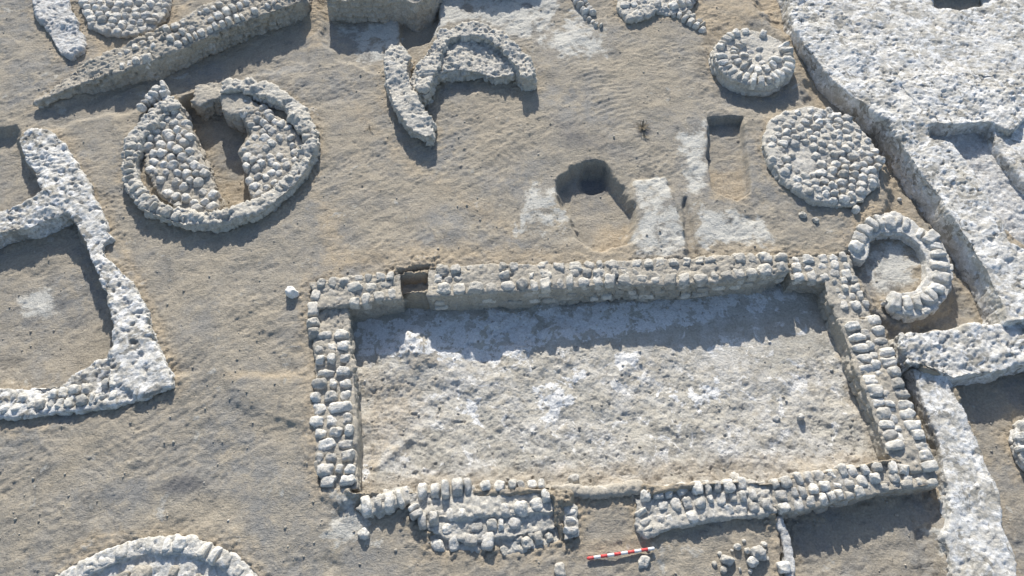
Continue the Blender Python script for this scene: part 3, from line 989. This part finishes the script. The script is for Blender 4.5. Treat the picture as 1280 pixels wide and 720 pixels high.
row(t, [(190, 122), (197, 112), (210, 108)], ZK, 3, .26, h=.24, rise=.08, mat=M_BRICK)
row(t, [(176, 138), (184, 126), (198, 116), (212, 116)], ZK - .04, 5, .24, rise=.06, mat=M_BRICK)
lc = [(184, 150), (196, 132), (212, 124), (226, 140), (242, 168), (256, 205), (270, 240), (274, 264), (250, 270), (222, 262), (200, 244), (184, 210), (178, 178)]
core(t, [(lc, .06, -.6)], M_MUD, name='crescent_body', batter=.05, amp=(.04, .03, .012), seed=197, edge=.03)
cobbles(t, lc, .06, .21, 62, M_BRICK, size=(.2, .19), h=.2, skip=.04, rise=.07, jit=.03)
rc = [(292, 130), (314, 122), (336, 138), (358, 154), (378, 178), (380, 205), (366, 232), (338, 250), (318, 252), (306, 215), (301, 190), (316, 168), (306, 152)]
core(t, [(rc, .06, -.6), ([(275, 118), (300, 112), (316, 122), (314, 140), (296, 146), (280, 138)], .1, -.5),
         ([(246, 110), (262, 102), (285, 106), (282, 120), (262, 128), (250, 134), (240, 128)], .0, -.5)], M_MUD, name='crescent_body', batter=.05, amp=(.05, .035, .014), seed=199, edge=.04)
cobbles(t, rc, .06, .2, 55, M_BRICK, size=(.2, .18), h=.2, skip=.08, rise=.07, jit=.035)

# ================================================================== far left: brick wall, stump, corner platform
t = thing('brick_wall', 'tall mud wall with rows of bricks on its slanting top, above the round kiln', 'wall', 230, 70)
ZA = .38
core(t, [([(42, 129, .12), (97, 105, .18), (134, 94, .22), (191, 77, .3), (235, 57, ZA), (285, 34, ZA), (356, 9, ZA), (378, 0, ZA), (384, -60, ZA), (300, -60, ZA), (279, -6, ZA),
           (255, 8, ZA), (215, 29, ZA), (178, 44, .3), (118, 75, .2), (97, 82, .16), (66, 110, .12)], ZA, -.5)], M_MUD, batter=.06, amp=(.06, .055, .022), pits=.08, seed=211, edge=.04)
row(t, [(182, 66, .29), (215, 50, ZA), (262, 26, ZA), (300, 8, ZA), (330, -8, ZA)], ZA, 16, .2, rise=.05, skip=.08)
row(t, [(205, 40, ZA), (240, 24, ZA), (278, 6, ZA), (300, -4, ZA)], ZA, 10, .2, rise=.05, skip=.05)
row(t, [(150, 84, .23), (168, 80, .25), (191, 74, .3)], ZA, 4, .26, h=.24, rise=.07)
row(t, [(210, 62, .34), (240, 48, ZA), (290, 26, ZA), (330, 12, ZA), (352, 2, ZA)], ZA, 18, .2, rise=.05, skip=.08)
row(t, [(140, 76, .22), (175, 56, .29), (200, 46, .34)], ZA, 7, .2, rise=.03, skip=.15, mat=M_TANBRICK)

t = thing('salt_wall', 'short white crusted wall stump at the top left corner', 'wall', 75, 40)
core(t, [([(30, -50), (40, 6), (55, 30), (66, 52), (74, 66), (90, 70), (104, 62), (103, 42), (92, 18), (84, -5), (76, -50)], .1, -.5)], M_SALTG, name='wall_body', batter=.08, amp=(.05, .04, .018),
     pits=.05, seed=221, edge=.04)

t = thing('cobble_platform', 'cobbled round platform cut by the top edge, in the corner behind the tall mud wall', 'platform', 155, 20)
cp = [(100, -40), (102, 15), (112, 32), (135, 42), (160, 44), (185, 40), (203, 26), (212, 8), (214, -40)]
core(t, [(cp, .05, -.4)], M_TANBRICK, batter=.1, amp=(.03, .03, .012), seed=231, edge=.03)
cobbles(t, cp, .05, .22, -4, M_BRICK, size=(.2, .2), h=.2, skip=.03, rise=.07)
row(t, [(166, 46), (180, 40), (193, 34)], -.02, 3, .2, rise=.04, mat=M_BRICK)

# ================================================================== arch-shaped ruin, top centre
t = thing('curved_wall', 'eroded mud wall ruin curving like an arch with a thick left leg, at top centre', 'wall', 570, 95)
ZF = .34
core(t, [([(482, 66), (491, 56), (504, 58), (511, 72), (509, 88), (512, 104), (524, 128), (538, 146), (541, 168), (531, 172), (511, 158), (492, 134), (483, 108)], .27, -.4),
         ([(538, 54), (551, 37), (581, 27), (608, 30), (642, 50), (664, 74), (669, 96), (651, 98), (644, 82), (630, 64), (606, 46), (581, 41), (561, 50), (552, 64), (545, 90), (530, 112), (518, 108), (520, 85)], ZF, -.4),
         ([(520, 85), (545, 66), (556, 46), (584, 36), (612, 44), (646, 78), (640, 93), (615, 97), (595, 89), (568, 88), (541, 98), (534, 118), (522, 122), (512, 100)], .2, -.4)],
     M_TANBRICK, name='wall_body', batter=.06, amp=(.05, .045, .02), pits=.05, seed=241, edge=.05)
row(t, arc_px(590, 84, ZF, 1.02, 20, 130, 20), ZF, 9, .2, rise=.0, mat=M_TANBRICK, amp=.03, skip=.2)
row(t, [(553, 50), (556, 66), (566, 84)], .2, 5, .2, rise=.05, mat=M_TANBRICK, amp=.03)
row(t, [(494, 62), (498, 84)], .22, 3, .24, rise=.04, mat=M_BRICK, amp=.03)

t = thing('mud_wall', 'dark-faced mud wall along the top edge, left of the arch-shaped ruin', 'wall', 470, 10)
core(t, [([(407, 0), (408, -60), (560, -60), (545, -22), (538, -6), (518, 4), (500, -2), (440, 0)], .42, -.6)], M_MUD, batter=.1, amp=(.05, .045, .02), pits=.06, seed=251, edge=.05)
t = thing('mud_wall', 'mud wall at the top edge shading the white patch, right of the arch-shaped ruin', 'wall', 610, -20)
core(t, [([(548, -34), (552, -80), (690, -80), (672, -36), (620, -28)], .35, -.6)], M_MUD, batter=.1, amp=(.05, .045, .02), pits=.06, seed=253, edge=.05)

# ================================================================== brick bits along the top edge
t = thing('brick_line', 'short line of tilted small bricks at the top edge, above the bare sand', 'brick line', 735, 20)
row(t, [(714, -14), (722, 4), (734, 18)], .02, 7, .2, h=.2, rise=.08, mat=M_BRICK, name='brick_row', skip=0)
row(t, [(724, -10), (734, 8), (742, 20)], .02, 6, .16, h=.2, rise=.06, mat=M_BRICK, name='brick_row', skip=0)
row(t, [(730, 20), (742, 30), (752, 34)], .0, 5, .14, h=.16, rise=.04, mat=M_TANBRICK, name='brick_row', amp=.03)

t = thing('curved_wall', 'curved low wall of round bricks trailing off towards the small round platform', 'wall', 830, 15)
core(t, [([(772, -50), (772, 8), (786, 24), (806, 22), (820, 14), (838, 18), (856, 14), (872, 2), (878, -50)], .08, -.5)], M_TANBRICK, batter=.12, amp=(.04, .035, .014), pits=.04, seed=261, edge=.04)
row(t, [(778, 18), (794, 20), (808, 14)], .08, 3, .24, h=.24, rise=.06, mat=M_BRICK)
row(t, [(774, 8), (792, 9), (808, 4)], .08, 3, .24, rise=.06, mat=M_BRICK)
row(t, [(776, -4), (800, -4)], .08, 3, .22, rise=.06, mat=M_BRICK)
row(t, [(816, 8), (838, 10), (860, 4), (868, -8)], .08, 7, .26, h=.24, rise=.05, mat=M_BRICK)
row(t, [(830, 18), (850, 22), (868, 32), (882, 40)], .0, 7, .22, h=.22, rise=.06, mat=M_BRICK)
row(t, [(848, 14), (864, 22), (880, 34)], .0, 5, .18, rise=.05, mat=M_TANBRICK)

# ================================================================== ring at the bottom left
t = thing('brick_ring', 'large ring of pale bricks with plastered inner courses, cut by the bottom edge at left', 'brick ring', 182, 720)
RC = (160, 880)
core(t, [(ring_px(*RC, 0.04, 2.12, 1.85, 25, 155, 44), 0.04, -.4), (ring_px(*RC, -.02, 1.9, 1.4, 25, 155, 44), -.02, -.4)], M_PALE, name='ring_body', batter=.03,
     amp=(.02, .02, .012), pits=.025, seed=271, edge=.02)
row(t, arc_px(*RC, 0.04, 1.99, 35, 92, 24), .04, 10, .26, rise=.0, mat=M_PALE, power=5)
row(t, arc_px(*RC, 0.04, 1.99, 94, 145, 24), .04, 8, .26, rise=-.015, mat=M_PALE, power=5, amp=.03)
row(t, arc_px(*RC, -.02, 1.64, 40, 140, 24), -.02, 12, .2, rise=.02, mat=M_MUD, skip=.3, amp=.03)

# ================================================================== the ground sheet, sunk where masonry stands in it
xs = np.arange(X0, X1 + STEP / 2, STEP)
ys = np.arange(Y0, Y1 + STEP / 2, STEP)
# a coarse skirt reaching far beyond the dig
far = np.array([1.5, 4, 9, 20, 45, 90])
xs2 = np.concatenate([X0 - far[::-1], xs, xs[-1] + far])
ys2 = np.concatenate([Y0 - far[::-1], ys, ys[-1] + far])
gx, gy = np.meshgrid(xs2, ys2)
gx, gy = gx.ravel(), gy.ravel()
gz = terrain(gx, gy)
GZ = gz.reshape(len(ys2), len(xs2))[len(far):-len(far), len(far):-len(far)]
me = make_mesh('ground', np.stack([gx, gy, gz], 1), grid_faces(len(xs2), len(ys2)))
NEAR = np.zeros_like(gx)
for poly, zt in CLAMP:
    lo, hi = poly.min(0) - .6, poly.max(0) + .6
    m = (gx > lo[0]) & (gx < hi[0]) & (gy > lo[1]) & (gy < hi[1])
    if m.any():
        NEAR[m] = np.maximum(NEAR[m], sstep(sdist(gx[m], gy[m], poly), -0.5, 0.05))
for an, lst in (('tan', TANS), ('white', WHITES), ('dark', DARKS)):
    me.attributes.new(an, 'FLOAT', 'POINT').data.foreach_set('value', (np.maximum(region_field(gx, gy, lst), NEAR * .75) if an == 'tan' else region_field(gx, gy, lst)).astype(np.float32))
link('ground', me, M_SOIL, kind='structure')


def gz_at(x, y):
    i = int(round((y - Y0) / STEP))
    j = int(round((x - X0) / STEP))
    i = min(max(i, 0), GZ.shape[0] - 1)
    j = min(max(j, 0), GZ.shape[1] - 1)
    return float(GZ[i, j])


# ================================================================== loose stones
SV, SF = cube_sphere(6)


def stone(px, py, size, label, mat=M_BRICK, flat=.7, group=None, yaw=None, sink=.3):
    x, y, _ = W(px, py, 0)
    for _i in range(3):
        x, y, _ = W(px, py, gz_at(x, y) + size * .2)
    if sdist(np.array([x]), np.array([y]), fp)[0] > 0:
        g = float(floor_height(np.array([x]), np.array([y]))[0])
        x, y, _ = W(px, py, g + size * .2)
        g = float(floor_height(np.array([x]), np.array([y]))[0])
    else:
        g = gz_at(x, y)
    it = [(0, 0, 0, yaw if yaw is not None else random.uniform(0, 3), size, size * random.uniform(.75, .95), size * flat)]
    o = link('stone', bricks_mesh('stone', it, 2.6, .03, random.randrange(999)), mat, None, label, 'stone', group)
    o.location = (x, y, g + size * flat * (.5 - sink))
    return o


stone(365, 366, .25, 'rounded white stone alone on the sand, outside the upper left corner of the room', M_LIME, .8, sink=.15)
stone(454, 668, .17, 'grey stone alone on the sand below the lower left corner of the room', M_BRICK, .8)
stone(1000, 522, .13, 'small white stone standing on the plaster floor near the right wall', M_PALE, 1.0, sink=.1)
stone(971, 523, .14, 'flat pale stone half sunk in the plaster floor, left of a small white one', M_PALE, .6)
stone(717, 599, .2, 'pale round stone at the broken gap in the near wall above the brick pier', M_BRICK, .8)
stone(919, 597, .2, 'tan stone leaning on the back of the worn middle wall', M_TANBRICK, .6)
stone(941, 702, .17, 'rounded stone in the rubble at lower right, nearest the bottom edge', M_BRICK, .8)
stone(948, 691, .28, 'large oblong pale stone in the rubble by the thin wall stub', M_BRICK, .6, yaw=-.4)
stone(909, 700, .2, 'dark-shaded squat stone at the left end of the rubble', M_TANBRICK, .8)
stone(700, 712, .22, 'grey stone at the bottom edge below the pier', M_TANBRICK, .6)
stone(806, 703, .22, 'weathered pale stone lying just below the striped pole', M_TANBRICK, .35)
stone(1070, 262, .16, 'whitish stone on the sand between cobbled platform and horseshoe kiln', M_PALE, .8)
stone(1124, 249, .09, 'small stone at the edge of the trench right of the cobbled platform', M_BRICK, .8)
stone(1004, 268, .2, 'tan clod below the cobbled platform, larger of two', M_TANBRICK, .6)
stone(1020, 275, .16, 'tan clod below the cobbled platform, smaller of two', M_TANBRICK, .6)
stone(1000, 218, .3, 'bluish white boulder set at the lower left of the cobbled platform', M_PALE, .8)
for q in [(922, 683), (930, 676), (915, 688), (934, 688), (958, 698), (925, 712), (900, 692), (893, 705), (938, 714), (955, 680), (905, 712)]:
    stone(q[0], q[1], random.uniform(.06, .12), 'small rubble stone scattered on the sand by the thin wall stub', M_TANBRICK, .75, 'rubble stones by the thin wall stub')

# pebbles and clods strewn over the soil: nobody could count them
items = []
while len(items) < 1800:
    px, py = random.uniform(-20, 1300), random.uniform(-20, 740)
    x, y, _ = W(px, py, 0)
    if sdist(np.array([x]), np.array([y]), fp)[0] > -.1:
        continue
    sz = .012 + .045 * random.random() ** 4
    items.append((x, y, gz_at(x, y) + sz * .15, random.uniform(0, 3), sz, sz * random.uniform(.6, 1), sz * .7))
_cv, _cf = CV, CF
CV, CF = cube_sphere(2)
link('pebbles', bricks_mesh('pebbles', items, 2.4, .02, 5), M_MUD, kind='stuff')
items = []
while len(items) < 450:
    px, py = random.uniform(445, 1110), random.uniform(380, 612)
    x, y, _ = W(px, py, -.38)
    if sdist(np.array([x]), np.array([y]), fp)[0] < .15:
        continue
    sz = .015 + .06 * random.random() ** 4
    g = float(floor_height(np.array([x]), np.array([y]))[0])
    items.append((x, y, g + sz * .1, random.uniform(0, 3), sz, sz * random.uniform(.6, 1), sz * .6))
link('plaster_crumbs', bricks_mesh('plaster_crumbs', items, 2.4, .02, 6), M_FLOOR, kind='stuff')
CV, CF = _cv, _cf

# ================================================================== striped ranging pole
a = np.array(W(733.5, 698.5, -.12))
b = np.array(W(818, 685.5, -.12))
a[2] = gz_at(a[0], a[1]) + .05
b[2] = gz_at(b[0], b[1]) + .05
t = link('ranging_pole', None, None, None, 'red and white striped measuring pole lying on sand below the near wall', 'measuring pole', None, 'thing')
t.location = a
bpy.context.view_layer.update()
L = float(np.linalg.norm(b - a))
dirv = (b - a) / L
yaw = math.atan2(dirv[1], dirv[0])
up = np.array([0, 0, 1.0])
side = np.cross(up, dirv)
side /= np.linalg.norm(side)
up = np.cross(dirv, side)
for k in range(10):
    s0, s1 = L * k / 10, L * (k + 1) / 10
    prof = [(s0, .024), (s1, .024)]
    if k == 0:
        prof = [(s0, .012), (s0 + .02, .024), (s1, .024)]
    if k == 9:
        prof = [(s0, .024), (s1 - .015, .024), (s1, .014)]
    bm = bmesh.new()
    rings = []
    for s, r in prof:
        rings.append([bm.verts.new(a + dirv * s + (side * math.cos(q) + up * math.sin(q)) * r) for q in np.linspace(0, 2 * math.pi, 13)[:-1]])
    for r0, r1 in zip(rings, rings[1:]):
        for j in range(12):
            bm.faces.new((r0[j], r0[(j + 1) % 12], r1[(j + 1) % 12], r1[j])).smooth = True
    bm.faces.new(rings[0][::-1])
    bm.faces.new(rings[-1])
    me = bpy.data.meshes.new('band')
    bm.to_mesh(me)
    bm.free()
    link('red_band' if k % 2 == 0 else 'white_band', me, M_RED if k % 2 == 0 else M_WHITE, t)


# ================================================================== dry weeds
def weed(px, py, r, label, n=40):
    x, y, _ = W(px, py, 0)
    g = gz_at(x, y)
    v, f = [], []
    for k in range(n):
        an, el = random.uniform(0, 6.28), random.uniform(.1, 1.1)
        ln = r * random.uniform(.5, 1)
        p = np.zeros(3)
        w = .006
        for s in range(3):
            dv = np.array([math.cos(an) * math.cos(el), math.sin(an) * math.cos(el), math.sin(el)]) * ln / 3
            sd = np.array([-math.sin(an), math.cos(an), 0]) * w
            q = p + dv
            o = len(v)
            v += [p - sd, p + sd, q + sd * .6, q - sd * .6]
            f.append((o, o + 1, o + 2, o + 3))
            p = q
            an += random.uniform(-.5, .5)
            el -= random.uniform(0, .4)
    o = link('dry_weed', make_mesh('dry_weed', np.array(v), np.array(f)), M_WEED, None, label, 'weed')
    o.location = (x, y, g)


weed(803, 160, .2, 'dark dry weed tuft on bare sand, left of the rectangular slot', 60)
weed(806, 172, .12, 'thin dry sprig just below the dark weed tuft', 14)
weed(462, 160, .12, 'sparse dry twig on the sand, left of the arch-shaped ruin', 10)
